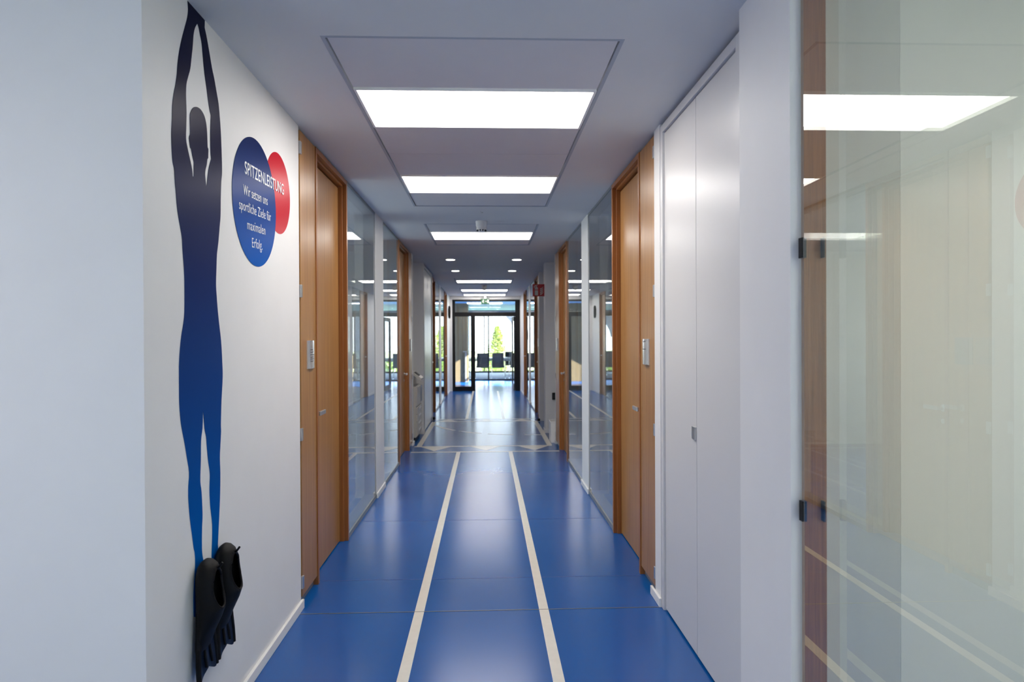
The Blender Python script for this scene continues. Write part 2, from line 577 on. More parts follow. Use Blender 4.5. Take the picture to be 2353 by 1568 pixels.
pier('L', 6.36, 6.83, 'slim white pier between the two left glass panels')
pier('R', 6.41, 6.85, 'slim white pier between the two right glass panels')
pier('L', 9.40, 9.57, 'white pier end beside the copier niche')
pier('R', 9.45, 9.525, 'white pier end beside the waste bin')
pier('L', 14.95, 15.45, 'thin white pier between far left glass panels')
pier('R', 14.95, 15.49, 'thin white pier between far right glass panels')
pier('L', 17.75, 19.0, 'white wall stretch left of the end door')
pier('R', 17.48, 19.0, 'white wall stretch right of the end door')
# niche returns
mb = MB().box(-1.95, -0.981, 10.55, 10.72, 0, CZ)
mb.box(-2.05, -1.95, 9.45, 10.72, 0, CZ).box(-1.95, -1.235, 9.45, 9.57, 0, CZ)
struct(mb.build('wall_niche', 'wall'), 'white back walls of the copier niche')
mb = MB().box(0.921, 1.95, 10.55, 10.80, 0, CZ).box(1.95, 2.05, 9.45, 12.24, 0, CZ).box(1.172, 1.95, 9.45, 9.525, 0, CZ)
o = struct(mb.build('wall_pilaster', 'wall'), 'white pilaster wall carrying the fire sign')
MB().box(0.908, 1.95, 10.536, 10.55, 0, 0.06).box(0.908, 0.921, 10.55, 10.80, 0, 0.06).build('baseboard', 'wall', o, 0.003)
o = struct(bx('wall_niche', 0.948, 1.95, 12.1, 12.24, 0, CZ, 'wall'), 'grey-shaded white wall behind the pilaster')
bx('baseboard', 0.948, 1.95, 12.087, 12.1, 0, 0.05, 'wall', o)

# ---- outer shell and office rooms
mb = MB()
mb.box(-4.5, -4.3, -4.3, -3.1, 0, CZ).box(-4.5, -4.3, -0.7, 3.5, 0, CZ).box(-4.5, -4.3, 8.5, 19.1, 0, CZ)
mb.box(-4.5, -4.3, -3.1, -0.7, 0, 0.3).box(-4.5, -4.3, -3.1, -0.7, 2.2, CZ)
mb.box(-4.5, -4.3, 3.5, 8.5, 0, 0.75).box(-4.5, -4.3, 3.5, 8.5, 2.2, CZ)  # unseen office opening added to let sky light lift the left offices
struct(mb.build('wall_outer', 'wall'), 'outer wall left with the entrance hall window opening and an added office opening')
w1 = struct(bx('window_1', -4.42, -4.38, -3.1, -0.7, 0.3, 0.34, 'alu'), 'wide window of the entrance hall')
for y in (-3.07, -1.9, -0.73):
    bx('mullion', -4.43, -4.37, y - 0.03, y + 0.03, 0.34, 2.2, 'alu', w1)
struct(bx('wall_back', -4.5, 4.5, -4.5, -4.3, 0, CZ, 'wall'), 'white wall behind the viewer')
struct(MB().box(4.3, 4.5, -4.3, -3.2, 0, CZ).box(4.3, 4.5, -1.2, 19.1, 0, CZ).box(4.3, 4.5, -3.2, -1.2, 0, 0.85).box(4.3, 4.5, -3.2, -1.2, 2.2, CZ).build('wall_outer', 'office'), 'outer wall on the right side of the offices')
w14 = struct(bx('window_14', 4.38, 4.42, -3.2, -1.2, 0.85, 0.89, 'alu'), 'unseen window added to daylight the office behind the near glass')  # unseen window added so sun off the carpet brightens the office wall
for y in (-3.17, -2.2, -1.23):
    bx('mullion', 4.37, 4.43, y - 0.03, y + 0.03, 0.89, 2.2, 'alu', w14)
mb = MB()
mb.box(-4.3, -1.24, 9.2, 9.4, 0, CZ).box(-4.3, -1.3, 12.2, 12.32, 0, CZ)
struct(mb.build('wall_office', 'dim_office'), 'partition walls between the left offices')
mb = MB()
mb.box(1.24, 4.3, 9.25, 9.42, 0, CZ).box(2.05, 4.3, 12.1, 12.22, 0, CZ)
struct(mb.build('wall_office', 'dim_office'), 'partition walls between the right offices')
mb = MB()
mb.box(1.345, 4.3, 2.14, 2.24, 0, CZ)
struct(mb.build('wall_office', 'office'), 'pale office wall seen through the near glass')
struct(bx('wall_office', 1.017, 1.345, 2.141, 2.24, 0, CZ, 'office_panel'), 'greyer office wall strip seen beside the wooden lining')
struct(bx('office_bounce_floor', 1.01, 4.3, -4.3, 2.14, 0, 0.004, 'carpet'), 'pale carpet added to bounce light in the office behind the near glass')  # light-toned floor added as a reflector for the lower office wall
struct(bx('wall_filler', 0.985, 1.2, 2.405, 2.524, 0, CZ, 'wall'), 'recessed white strip between pier and cupboard')
struct(bx('wall_end', 0.95, 4.5, 19.0, 19.12, 0, CZ, 'wall'), 'white wall right of the black end door')
struct(bx('wall_end', -4.5, -0.96, 19.0, 19.12, 0, CZ, 'wall'), 'white wall left of the black end door')
struct(bx('wall_end', -0.96, 0.95, 19.0, 19.12, 2.585, CZ, 'wall'), 'white strip above the black end door')

# ---- near glass partition on the right
gp = empty('window_2', (0.935, 1.0, 0), 'large greenish office glass partition in the right foreground', None, None, 'structure')
bx('glass_pane', 0.938, 0.948, -2.5, 1.985, 0.03, CZ, 'glass', gp)
bx('glass_pane', 1.003, 1.013, -2.5, 1.978, 0.03, CZ, 'glass', gp)
bx('wood_lining', 0.9495, 1.017, 1.98, 1.998, 0.03, CZ, 'lining', gp)
bx('floor_rail', 0.93, 1.016, -2.5, 1.998, 0, 0.03, 'rail', gp)
for z in (0.979, 1.764):
    bx('clip', 0.9355, 0.9500, 1.966, 1.986, z - 0.03, z + 0.03, 'black', gp)
    bx('clip', 0.9985, 1.0025, 1.958, 1.978, z - 0.03, z + 0.03, 'black', gp)

# ---- glazed partitions along the corridor
gl_lab = {
    ('L', 0): 'reflecting glass panel between left wooden door and slim pier',
    ('L', 1): 'reflecting glass panel between slim left pier and second wooden door',
    ('L', 2): 'far left glass panel beyond the copier niche, nearer one',
    ('L', 3): 'far left glass panel next to the end wall',
    ('R', 0): 'reflecting glass panel between right wooden door and slim pier',
    ('R', 1): 'reflecting glass panel between slim right pier and second right door',
    ('R', 2): 'far right glass panel beyond the fire sign, nearer one',
    ('R', 3): 'far right glass panel next to the end wall'}
SPANS = {'L': [(5.06, 6.36), (6.83, 8.02), (13.69, 14.95), (15.45, 16.9)],
         'R': [(5.15, 6.41), (6.85, 8.10), (13.54, 14.95), (15.49, 16.5)]}
nwin = 3
for side in 'LR':
    s = -1 if side == 'L' else 1
    xf = XL if side == 'L' else XR
    for i, (y0, y1) in enumerate(SPANS[side]):
        g = empty('window_%d' % nwin, (xf + s * 0.05, (y0 + y1) / 2, 0), gl_lab[(side, i)], None, None, 'structure')
        nwin += 1
        bx('glass_pane', xf + s * 0.014, xf + s * 0.024, y0 + 0.006, y1 - 0.006, 0.035, CZ - 0.02, 'glass', g)
        bx('glass_pane', xf + s * 0.10, xf + s * 0.11, y0 + 0.006, y1 - 0.006, 0.035, CZ - 0.02, 'glass', g)
        bx('floor_rail', xf + s * 0.008, xf + s * 0.118, y0, y1, 0, 0.035, 'rail', g)
        bx('ceiling_rail', xf + s * 0.008, xf + s * 0.118, y0, y1, CZ - 0.02, CZ, 'rail', g)
        for ya, yb in ((y0, y0 + 0.006), (y1 - 0.006, y1)):
            bx('edge_profile', xf + s * 0.012, xf + s * 0.118, ya, yb, 0.035, CZ - 0.02, 'rail', g)

# ---- wooden doors with their service panels
def door(n, side, p0, p1, f0, f1, label, handle_near, detail=True):
    """p0..p1 service panel, f0..f1 door frame; coordinates along the corridor"""
    s = -1 if side == 'L' else 1
    xf = XL if side == 'L' else XR
    X = lambda u: xf + s * u
    d = empty('door_%d' % n, (X(0.06), (f0 + f1) / 2, 0), label, None, None, 'structure')
    # casing: three members, each stepped
    for k, (ya, yb, inner) in enumerate(((f0, f0 + 0.032, 1), (f1 - 0.032, f1, -1))):
        mb = MB().box(X(0.0), X(0.14), ya, yb, 0, CZ - 0.012)
        yi = (yb, yb + 0.016) if inner == 1 else (ya - 0.016, ya)
        mb.box(X(0.028), X(0.14), yi[0], yi[1], 0, CZ - 0.044)
        mb.build('jamb', 'wood_dark', d, 0.0015 if detail else 0)
    mb = MB().box(X(0.0), X(0.14), f0 + 0.032, f1 - 0.032, CZ - 0.044, CZ - 0.012)
    mb.box(X(0.028), X(0.14), f0 + 0.048, f1 - 0.048, CZ - 0.062, CZ - 0.044)
    mb.build('header', 'wood_dark', d, 0.0015 if detail else 0)
    mb = MB().box(X(0.098), X(0.11), f0 + 0.048, f1 - 0.048, 0.0, CZ - 0.062)
    mb.build('door_stop', 'dark', d)
    lf = bx('leaf', X(0.058), X(0.097), f0 + 0.054, f1 - 0.054, 0.008, CZ - 0.072, 'wood', d, 0.0015 if detail else 0)
    # lever handle
    hy = f0 + 0.125 if handle_near else f1 - 0.125
    dr = 1 if handle_near else -1
    mb = MB()
    mb.lathe([(0.024, 0), (0.024, 0.006), (0.010, 0.008), (0.010, 0.046)] if s < 0 else [(0.010, -0.046), (0.010, -0.008), (0.024, -0.006), (0.024, 0)], (X(0.058), hy, 1.03), 16, 'x')
    mb.box(X(0.008), X(0.022), hy - 0.012, hy + dr * 0.13, 1.017, 1.043)
    mb.build('handle', 'alu', lf, 0.003)
    mb = MB().lathe([(0.016, 0), (0.016, 0.006)] if s < 0 else [(0.016, -0.006), (0.016, 0)], (X(0.058), hy, 0.945), 12, 'x')
    mb.build('key_rosette', 'alu', lf)
    # service panel beside the frame, with plinth and hinges
    if p1 > p0:
        pn = bx('service_panel', X(0.006), X(0.034), p0 + 0.004, p1 - 0.003, 0.055, CZ - 0.014, 'wood', d, 0.0015 if detail else 0)
        bx('plinth', X(0.03), X(0.06), p0, p1, 0, 0.055, 'rail', d)
        bx('panel_back', X(0.036), X(0.14), p0 - 0.012, p1, 0.055, CZ, 'dark', d)
        outer = p0 if p0 < f0 else p1
        if detail:
            for z in (0.14, 0.965, 1.766, 2.565):
                bx('hinge', X(-0.004), X(0.0095), outer - 0.016, outer + 0.012, z - 0.035, z + 0.035, 'alu', pn, 0.002)
    return d


door(1, 'L', 3.80, 4.14, 4.14, 5.06, 'brown wooden office door nearest on the left wall', True)
door(2, 'R', 3.85, 4.22, 4.22, 5.15, 'brown wooden office door nearest on the right wall', True)
door(3, 'L', 9.04, 9.395, 8.02, 9.04, 'second wooden door on the left just before the copier', False)
door(4, 'R', 8.98, 9.445, 8.10, 8.98, 'second wooden door on the right just before the waste bin', False)
door(5, 'L', 12.36, 12.92, 12.92, 13.69, 'third wooden door on the left beyond the copier niche', True, False)
door(6, 'R', 12.245, 12.72, 12.72, 13.54, 'third wooden door on the right below the fire sign', True, False)
door(7, 'L', 17.73, 17.73, 16.9, 17.73, 'last wooden door on the left near the end door', False, False)
door(8, 'R', 17.46, 17.46, 16.5, 17.46, 'last wooden door on the right near the end door', False, False)

# ---- black framed end door
ed = empty('door_9', (0, 19.05, 0), 'black framed glass door closing the corridor, one leaf open', None, None, 'structure')
bx('jamb', -0.96, -0.878, 19.0, 19.09, 0, 2.58, 'black', ed)
bx('jamb', 0.815, 0.95, 19.0, 19.09, 0, 2.58, 'black', ed)
bx('header', -0.878, 0.815, 19.0, 19.09, 2.528, 2.58, 'black', ed)
bx('transom_bar', -0.878, 0.815, 19.0, 19.09, 2.105, 2.225, 'black', ed)
bx('mullion', -0.442, -0.316, 19.0, 19.09, 0, 2.105, 'black', ed)
bx('bottom_rail', -0.878, -0.442, 19.0, 19.09, 0, 0.13, 'black', ed)
bx('glass_pane', -0.878, -0.442, 19.04, 19.05, 0.13, 2.105, 'clear', ed)
bx('glass_pane', -0.878, 0.815, 19.04, 19.05, 2.225, 2.528, 'clear', ed)
lf = empty('leaf', (0.83 - 0, 19.1 - 19.05, 0))
lf.parent = ed
lf.rotation_euler = (0, 0, math.radians(1.3))
def leafbox(name, y0, y1, z0, z1, ma, x0=-0.05, x1=0.0):
    me = MB().box(x0, x1, y0, y1, z0, z1)
    o = me.build(name, ma); o.parent = lf; return o
leafbox('stile', 0.0, 0.11, 0.01, 2.1, 'black')
leafbox('stile', 0.98, 1.09, 0.01, 2.1, 'black')
leafbox('rail', 0.11, 0.98, 1.99, 2.1, 'black')
leafbox('rail', 0.11, 0.98, 0.01, 0.14, 'black')
leafbox('glass_pane', 0.11, 0.98, 0.14, 1.99, 'clear', -0.03, -0.02)
leafbox('pull_handle', 1.02, 1.05, 1.45, 1.72, 'alu', -0.10, -0.075)

# ---- hall beyond the end door, meeting room, outdoors
mb = MB()
mb.box(-2.3, -2.2, 19.12, 23.2, 0, CZ)
struct(mb.build('wall_hall', 'wall'), 'side wall of the hall beyond the end door')
mb = MB()
mb.box(2.0, 2.1, 19.12, 20.3, 0, CZ).box(2.0, 2.1, 22.75, 23.8, 0, CZ).box(2.0, 2.1, 20.3, 22.75, 2.35, CZ).box(2.0, 2.1, 20.3, 22.75, 0, 0.05)
struct(mb.build('wall_hall', 'wall'), 'hall wall with the side window letting sunlight in')
w = struct(bx('window_11', 2.03, 2.07, 21.5, 21.56, 0.05, 2.35, 'black'), 'side window of the hall beyond the end door')
bx('crossbar', 2.03, 2.07, 21.56, 22.75, 1.5, 1.56, 'black', w)
ww = struct(bx('wall_wood', -2.2, -0.63, 23.0, 23.2, 0, CZ, 'wall_wood'), 'brown wood-clad wall facing the end door')
bx('corner_post', -0.73, -0.68, 22.93, 22.985, 0, 1.0, 'rail', ww)
bx('side_return', -0.64, -0.63, 23.2, 23.8, 0, CZ, 'wall_wood', ww)
dw = tag(bx('door_pull', -0.80, -0.68, 22.93, 22.955, 1.02, 1.05, 'alu'), 'slim steel lever on the wood-clad wall', 'handle')
bx('rose', -0.70, -0.68, 22.955, 23.0, 1.02, 1.05, 'alu', dw)
gw = empty('window_12', (0.6, 23.8, 0), 'glass front of the meeting room with thin dark mullions', None, None, 'structure')
bx('bottom_rail', -0.63, 2.1, 23.78, 23.84, 0, 0.045, 'black', gw)
bx('header', -0.63, 2.1, 23.78, 23.84, 2.40, 2.44, 'rail', gw)
bx('mullion', 0.045, 0.095, 23.79, 23.83, 0.045, 2.40, 'black', gw)
bx('mullion', 0.97, 1.0, 23.79, 23.83, 0.045, 2.40, 'black', gw)
for a, b in ((-0.63, 0.045), (0.095, 0.97), (1.0, 2.1)):
    bx('glass_pane', a, b, 23.805, 23.815, 0.045, 2.40, 'clear', gw)
    bx('glass_pane', a, b, 23.805, 23.815, 2.44, CZ, 'clear', gw)
struct(bx('floor_meeting', -3.2, 3.4, 23.8, 29.3, -0.12, -0.004, 'carpet'), 'pale grey carpet of the meeting room')
mb = MB().box(-3.3, -3.2, 23.2, 29.3, 0, CZ).box(-3.2, -0.64, 23.2, 23.3, 0, CZ).box(3.4, 3.5, 23.8, 29.3, 0, CZ).box(2.1, 3.4, 23.8, 23.9, 0, CZ)
struct(mb.build('wall_meeting', 'wall'), 'side walls of the meeting room')
wf = empty('window_13', (0.1, 29.1, 0), 'bright full-height window front of the meeting room', None, None, 'structure')
bx('bottom_rail', -3.2, 3.4, 29.06, 29.14, 0, 0.07, 'black', wf)
bx('top_rail', -3.2, 3.4, 29.06, 29.14, 2.46, CZ, 'black', wf)
for x in (-3.18, -1.6, -0.1, 1.6, 3.38):
    bx('mullion', x - 0.025, x + 0.025, 29.06, 29.14, 0.07, 2.46, 'black', wf)
struct(bx('ground', -60, 60, 29.4, 140, -1.6, -1.2, 'grass'), 'sunlit lawn outside the meeting room')
struct(bx('ground', 4.6, 40, -20, 29.3, -1.6, -1.2, 'grass'), 'lawn along the right side of the building')

# ================================================================== THINGS
# ---- swimmer sticker
def dedupe(poly):
    out = []
    for p in poly:
        if not out or (abs(p[0] - out[-1][0]) + abs(p[1] - out[-1][1])) > 1e-4:
            out.append(p)
    return out


def smooth_poly(poly, keep=35):
    """catmull-rom through the points, corners sharper than 'keep' degrees are kept"""
    n = len(poly); out = []
    P = [Vector(p) for p in poly]
    sharp = []
    for i in range(n):
        a = (P[i] - P[i - 1]); b = (P[(i + 1) % n] - P[i])
        sharp.append(a.angle(b, 0) > math.radians(keep))
    for i in range(n):
        p1, p2 = P[i], P[(i + 1) % n]
        p0 = P[i - 1] if not sharp[i] else p1 - (p2 - p1)
        p3 = P[(i + 2) % n] if not sharp[(i + 1) % n] else p2 + (p2 - p1)
        for k in range(3):
            t = k / 3
            q = 0.5 * ((2 * p1) + (-p0 + p2) * t + (2 * p0 - 5 * p1 + 4 * p2 - p3) * t * t + (-p0 + 3 * p1 - 3 * p2 + p3) * t ** 3)
            out.append((q.x, min(q.y, CZ - 0.002)))
    return out


OUTER =[(2.3942, 2.7022), (2.3912, 2.6796), (2.3952, 2.6511), (2.3883, 2.6198), (2.3719, 2.5845), (2.3435, 2.5239), (2.3225, 2.4699), (2.3106, 2.4226), (2.3061, 2.3897), (2.2958, 2.3527), (2.2825, 2.3172), (2.2716, 2.2742), (2.2686, 2.2255), (2.2634, 2.1808), (2.265, 2.1296), (2.271, 2.0881), (2.2813, 2.0648), (2.2872, 2.0186), (2.2915, 1.9981), (2.3035, 1.9312), (2.322, 1.8822), (2.3354, 1.8448), (2.3408, 1.7973), (2.3501, 1.7368), (2.3531, 1.6798), (2.3506, 1.5917), (2.3411, 1.5519), (2.3266, 1.5125), (2.315, 1.4648), (2.3082, 1.4174), (2.3072, 1.3742), (2.3071, 1.2958), (2.3109, 1.2565), (2.3211, 1.2074), (2.3441, 1.1472), (2.3623, 1.0911), (2.3787, 1.0367), (2.3723, 0.9908), (2.3713, 0.9506), (2.3772, 0.9042), (2.3873, 0.8563), (2.4004, 0.807), (2.4118, 0.7623), (2.4193, 0.7463), (2.4229, 0.7091), (2.4156, 0.6537), (2.4059, 0.592), (2.4074, 0.5225), (2.4428, 0.5045), (2.5009, 0.5489), (2.5094, 0.6398), (2.4967, 0.6814), (2.4863, 0.7033), (2.478, 0.7429), (2.4802, 0.8125), (2.4847, 0.849), (2.4843, 0.8822), (2.4784, 0.9447), (2.4682, 0.989), (2.4737, 1.0579), (2.4768, 1.1319), (2.4899, 1.1768), (2.4954, 1.2355), (2.4988, 1.2351), (2.5054, 1.1936), (2.5113, 1.1645), (2.5232, 1.1393), (2.5297, 1.0955), (2.5395, 1.0461), (2.554, 0.9978), (2.5499, 0.9384), (2.5561, 0.8741), (2.57, 0.817), (2.5723, 0.7724), (2.5676, 0.7156), (2.5651, 0.6782), (2.5734, 0.6295), (2.6218, 0.6132), (2.6263, 0.6782), (2.6232, 0.7065), (2.6229, 0.7131), (2.6323, 0.7805), (2.6391, 0.8288), (2.6466, 0.8921), (2.6509, 0.9763), (2.6475, 1.0418), (2.6552, 1.1004), (2.6608, 1.1445), (2.6592, 1.1697), (2.6675, 1.2636), (2.6805, 1.3534), (2.6756, 1.4237), (2.6665, 1.4937), (2.6493, 1.558), (2.6371, 1.607), (2.6249, 1.6752), (2.6213, 1.7142), (2.6264, 1.7735), (2.6313, 1.8233), (2.6463, 1.8746), (2.6599, 1.9364), (2.6698, 1.983), (2.6727, 2.0489), (2.6793, 2.1156), (2.6876, 2.1581), (2.6843, 2.2334), (2.678, 2.3079), (2.668, 2.3659), (2.657, 2.4131), (2.6383, 2.4522), (2.6171, 2.4949), (2.5965, 2.5271), (2.5726, 2.5774), (2.5477, 2.6264), (2.5317, 2.6499), (2.5346, 2.6848), (2.5349, 2.7008)]
HOLE = [(2.4694, 2.6365), (2.4479, 2.6092), (2.4361, 2.5778), (2.4292, 2.5371), (2.4183, 2.4904), (2.4082, 2.4492), (2.3913, 2.415), (2.3767, 2.3822), (2.3732, 2.3399), (2.3764, 2.2865), (2.3739, 2.2404), (2.3712, 2.1944), (2.3816, 2.1657), (2.4017, 2.1303), (2.4164, 2.102), (2.4225, 2.0751), (2.4312, 2.0771), (2.4332, 2.1291), (2.4229, 2.1449), (2.4124, 2.1696), (2.4037, 2.1718), (2.3943, 2.201), (2.3982, 2.2113), (2.4043, 2.2222), (2.4024, 2.2766), (2.4092, 2.2971), (2.4281, 2.3181), (2.4499, 2.33), (2.4724, 2.3351), (2.4954, 2.3346), (2.5192, 2.3256), (2.5353, 2.309), (2.546, 2.2785), (2.5517, 2.2147), (2.5591, 2.2095), (2.5564, 2.1749), (2.5482, 2.1679), (2.5427, 2.1473), (2.5314, 2.1253), (2.5283, 2.1054), (2.5362, 2.069), (2.5421, 2.0703), (2.5498, 2.1008), (2.5587, 2.1319), (2.5726, 2.1596), (2.5844, 2.1797), (2.5788, 2.2051), (2.5777, 2.2782), (2.5841, 2.344), (2.5724, 2.3599), (2.5587, 2.3945), (2.5475, 2.4297), (2.5311, 2.4724), (2.5194, 2.5166), (2.5114, 2.557), (2.5039, 2.5855), (2.491, 2.6065), (2.4818, 2.6242)]

outer = smooth_poly(dedupe(OUTER))
hole = smooth_poly(dedupe(HOLE))
loops = [[Vector((0, p[0], p[1])) for p in outer], [Vector((0, p[0], p[1])) for p in hole]]
tris = tessellate_polygon([[Vector((v.y, v.z, 0)) for v in l] for l in loops])
allp = outer + hole
N = len(allp)
verts = [(WL + 0.0016, p[0], p[1]) for p in allp] + [(WL + 0.0003, p[0], p[1]) for p in allp]
faces = []
for t in tris:
    a, b, c = [Vector((allp[i][0], allp[i][1])) for i in t]
    if (b - a).x * (c - a).y - (b - a).y * (c - a).x < 0:
        t = t[::-1]
    faces.append(tuple(t)); faces.append(tuple(i + N for i in t[::-1]))
no = len(outer)
for rng, start in ((no, 0), (len(hole), no)):
    for i in range(rng):
        a = start + i; b = start + (i + 1) % rng
        faces.append((a, b, b + N, a + N))
sw = MB().add(verts, faces).build('swimmer_sticker', 'swimmer')
tag(sw, 'tall dark-blue swimmer silhouette sticker with arms raised on white wall', 'wall sticker')

# ---- round slogan sticker
st = empty('slogan_sticker', (WL, 3.07, 1.82), 'round blue slogan sticker overlapping a smaller red disc on the wall', 'wall sticker')
MB().lathe([(0.285, 0.0012), (0.285, 0.0022)], (WL, 3.075, 2.112), 72, 'x').build('blue_disc', 'blue_disc', st)
MB().lathe([(0.2, 0.0002), (0.2, 0.0010)], (WL, 3.405, 2.225), 64, 'x').build('red_disc', 'red_disc', st)
RT = math.radians(2.6)
XT = WL + 0.0030
text_mesh('headline_lettering', 'SPITZENLEISTUNG', 0.0775, 'white', st, 2.935, 2.2105, XT, 0.555, RT, 0.0004)
text_mesh('lettering', 'Wir setzen uns', 0.062, 'white', st, 2.915, 2.118, XT, 0.318, RT, -0.0003)
text_mesh('lettering', 'sportliche Ziele f\u00fcr', 0.062, 'white', st, 2.866, 2.046, XT, 0.415, RT, -0.0003)
text_mesh('lettering', 'maximalen', 0.062, 'white', st, 2.96, 1.976, XT, 0.238, RT, -0.0003)
text_mesh('lettering', 'Erfolg.', 0.062, 'white', st, 3.018, 1.905, XT, 0.137, RT, -0.0003)

# ---- swim fins hung under the swimmer's ankles
def lerp_tab(tab, z):
    tab = sorted(tab)
    if z <= tab[0][0]: return tab[0][1]
    for (a, va), (b, vb) in zip(tab, tab[1:]):
        if z <= b:
            return va + (vb - va) * (z - a) / (b - a)
    return tab[-1][1]


def make_fin(y, z_off, label):
    x0 = WL + 0.002
    f = empty('swim_fin', (x0, y, 0.285 + z_off), label, 'swim fin', 'pair of swim fins on the wall')
    W = [(0.40, 0.050), (0.46, 0.055), (0.54, 0.057), (0.62, 0.056), (0.66, 0.054), (0.69, 0.047), (0.705, 0.033), (0.712, 0.012)]
    Dp = [(0.40, 0.030), (0.46, 0.054), (0.51, 0.078), (0.545, 0.090), (0.60, 0.086), (0.66, 0.076), (0.69, 0.064), (0.705, 0.050), (0.712, 0.036)]
    Bk = [(0.40, 0.006), (0.64, 0.003), (0.66, 0.004), (0.69, 0.010), (0.705, 0.018), (0.712, 0.028)]
    n = 56
    zs = [0.405 + (0.66 - 0.405) * i / 44 for i in range(44)] + [0.66, 0.668, 0.676, 0.684, 0.69, 0.695, 0.70, 0.704, 0.708, 0.711, 0.712]
    HZ, HA, HB = 0.612, 0.043, 0.070
    vs = []; fs = []

    def surf(th, z):
        e = (1 - math.cos(th)) / 2
        b = lerp_tab(Bk, z); d = lerp_tab(Dp, z); w = lerp_tab(W, z)
        return Vector((x0 + b + (d - b) * e, y + w * math.sin(th), z + z_off))

    for z in zs:
        for i in range(n):
            vs.append(tuple(surf(2 * math.pi * i / n, z)))
    for j in range(len(zs) - 1):
        zc = (zs[j] + zs[j + 1]) / 2
        for i in range(n):
            k = (i + 1) % n
            th = 2 * math.pi * (i + 0.5) / n
            if math.cos(th) < 0 and ((lerp_tab(W, zc) * math.sin(th)) / HA) ** 2 + ((zc - HZ) / HB) ** 2 < 1:
                continue
            fs.append((j * n + i, j * n + k, (j + 1) * n + k, (j + 1) * n + i))
    fs.append(tuple(range(n))[::-1])
    fs.append(tuple(range((len(zs) - 1) * n, len(zs) * n)))
    pk = MB().add(vs, fs).build('foot_pocket', 'rubber', f, smooth=True)
    so = pk.modifiers.new('thickness', 'SOLIDIFY'); so.thickness = 0.004; so.offset = -1
    rim = []
    for i in range(41):
        a = 2 * math.pi * i / 40
        zz = HZ + HB * math.sin(a); yy = HA * math.cos(a)
        rim.append(surf(math.pi - math.asin(max(-1, min(1, yy / lerp_tab(W, zz)))), zz))
    MB().tube(rim, 0.0048, 8).build('rim', 'rubber', pk, smooth=True)
    e = surf(math.pi, HZ + HB)
    MB().tube([e + Vector((-0.004, 0, -0.004)), e + Vector((0.010, 0.001, 0.006)), e + Vector((0.020, 0.003, 0.020))], 0.004, 8).build('heel_tab', 'rubber', pk, smooth=True)
    # blade with notched trailing edge
    cols, rws = 16, 12
    vs = []; fs = []
    for side in (0, 1):
        for j in range(rws + 1):
            v = j / rws
            for i in range(cols + 1):
                u = -1 + 2 * i / cols
                zend = 0.298 + 0.030 * max(0.0, 1 - abs(u) / 0.75) + 0.018 * (abs(u) > 0.93)
                z = 0.50 * (1 - v) + zend * v
                hw = 0.050 + 0.024 * min(1, v * 1.25)
                xx = 0.012 + 0.014 * v + 0.0025 * math.cos(u * math.pi * 2) * min(1, v * 1.6)
                vs.append((x0 + xx + (0.006 if side else 0.0), y + 0.012 + hw * u, z + z_off))
    st_ = (cols + 1) * (rws + 1)
    for j in range(rws):
        for i in range(cols):
            a = j * (cols + 1) + i
            fs.append((a, a + 1, a + cols + 2, a + cols + 1))
            fs.append((a + st_, a + cols + 1 + st_, a + cols + 2 + st_, a + 1 + st_))
    edge = [i for i in range(cols + 1)] + [(j + 1) * (cols + 1) - 1 for j in range(1, rws + 1)] + [rws * (cols + 1) + i for i in range(cols - 1, -1, -1)] + [j * (cols + 1) for j in range(rws - 1, 0, -1)]
    for a, b in zip(edge, edge[1:] + edge[:1]):
        fs.append((a, a + st_, b + st_, b))
    bl = MB().add(vs, fs).build('blade', 'blade', f, smooth=True, fix=True)
    for u in (-1, 1):
        pts = []
        for j in range(9):
            v = j / 8
            hw = 0.050 + 0.024 * min(1, v * 1.25)
            pts.append((x0 + 0.018 + 0.012 * v, y + 0.012 + u * hw, (0.54 * (1 - v) + 0.303 * v) + z_off))
        MB().tube(pts, 0.0095, 8).build('side_rail', 'rubber', f, smooth=True)
    for u in (-0.33, 0.33):
        pts = [(x0 + 0.022 + 0.014 * v, y + 0.012 + u * (0.050 + 0.024 * min(1, v * 1.25)), 0.44 * (1 - v) + 0.335 * v + z_off) for v in (0, 0.3, 0.6, 1)]
        MB().tube(pts, 0.0045, 6).build('rib', 'rubber', bl, smooth=True)
    return f


make_fin(2.437, 0.0, 'black swim fin nearer the wall corner, under the left ankle')
make_fin(2.606, 0.004, 'black swim fin nearer the wooden door, under the right ankle')

# ---- built-in cupboards
def cupboard(side, y0, y1, xf, label, handle=True, cat='cupboard'):
    s = -1 if side == 'L' else 1
    X = lambda u: xf + s * u
    c = empty('built_in_cupboard', (X(0.2), (y0 + y1) / 2, 0), label, cat)
    mb = MB()
    fw = 0.045
    mb.box(X(0), X(0.42), y0, y0 + fw, 0, CZ - 0.018).box(X(0), X(0.42), y1 - fw, y1, 0, CZ - 0.018)
    mb.box(X(0), X(0.42), y0 + fw, y1 - fw, CZ - 0.06, CZ - 0.018)
    mb.build('frame', 'lacquer', c, 0.0015)
    bx('carcass', X(0.05), X(0.42), y0 + fw, y1 - fw, 0.0, CZ - 0.06, 'gap', c)
    ym = y0 + fw + (y1 - y0 - 2 * fw) * 0.49
    for a, b in ((y0 + fw, ym), (ym, y1 - fw)):
        dd = bx('cupboard_door', X(0.012), X(0.034), a + 0.0035, b - 0.0015, 0.012, CZ - 0.066, 'lacquer', c, 0.0012)
        if handle and b > ym:
            MB().box(X(0.0118), X(0.003), a + 0.004, a + 0.05, 1.018, 1.078).build('recessed_pull', 'alu', dd, 0.001)
    return c


cupboard('R', 2.526, 3.70, XR, 'tall white built-in double cupboard in the right wall')
cupboard('L', 10.735, 12.33, -0.985, 'far glossy white built-in cupboard behind the copier', False)

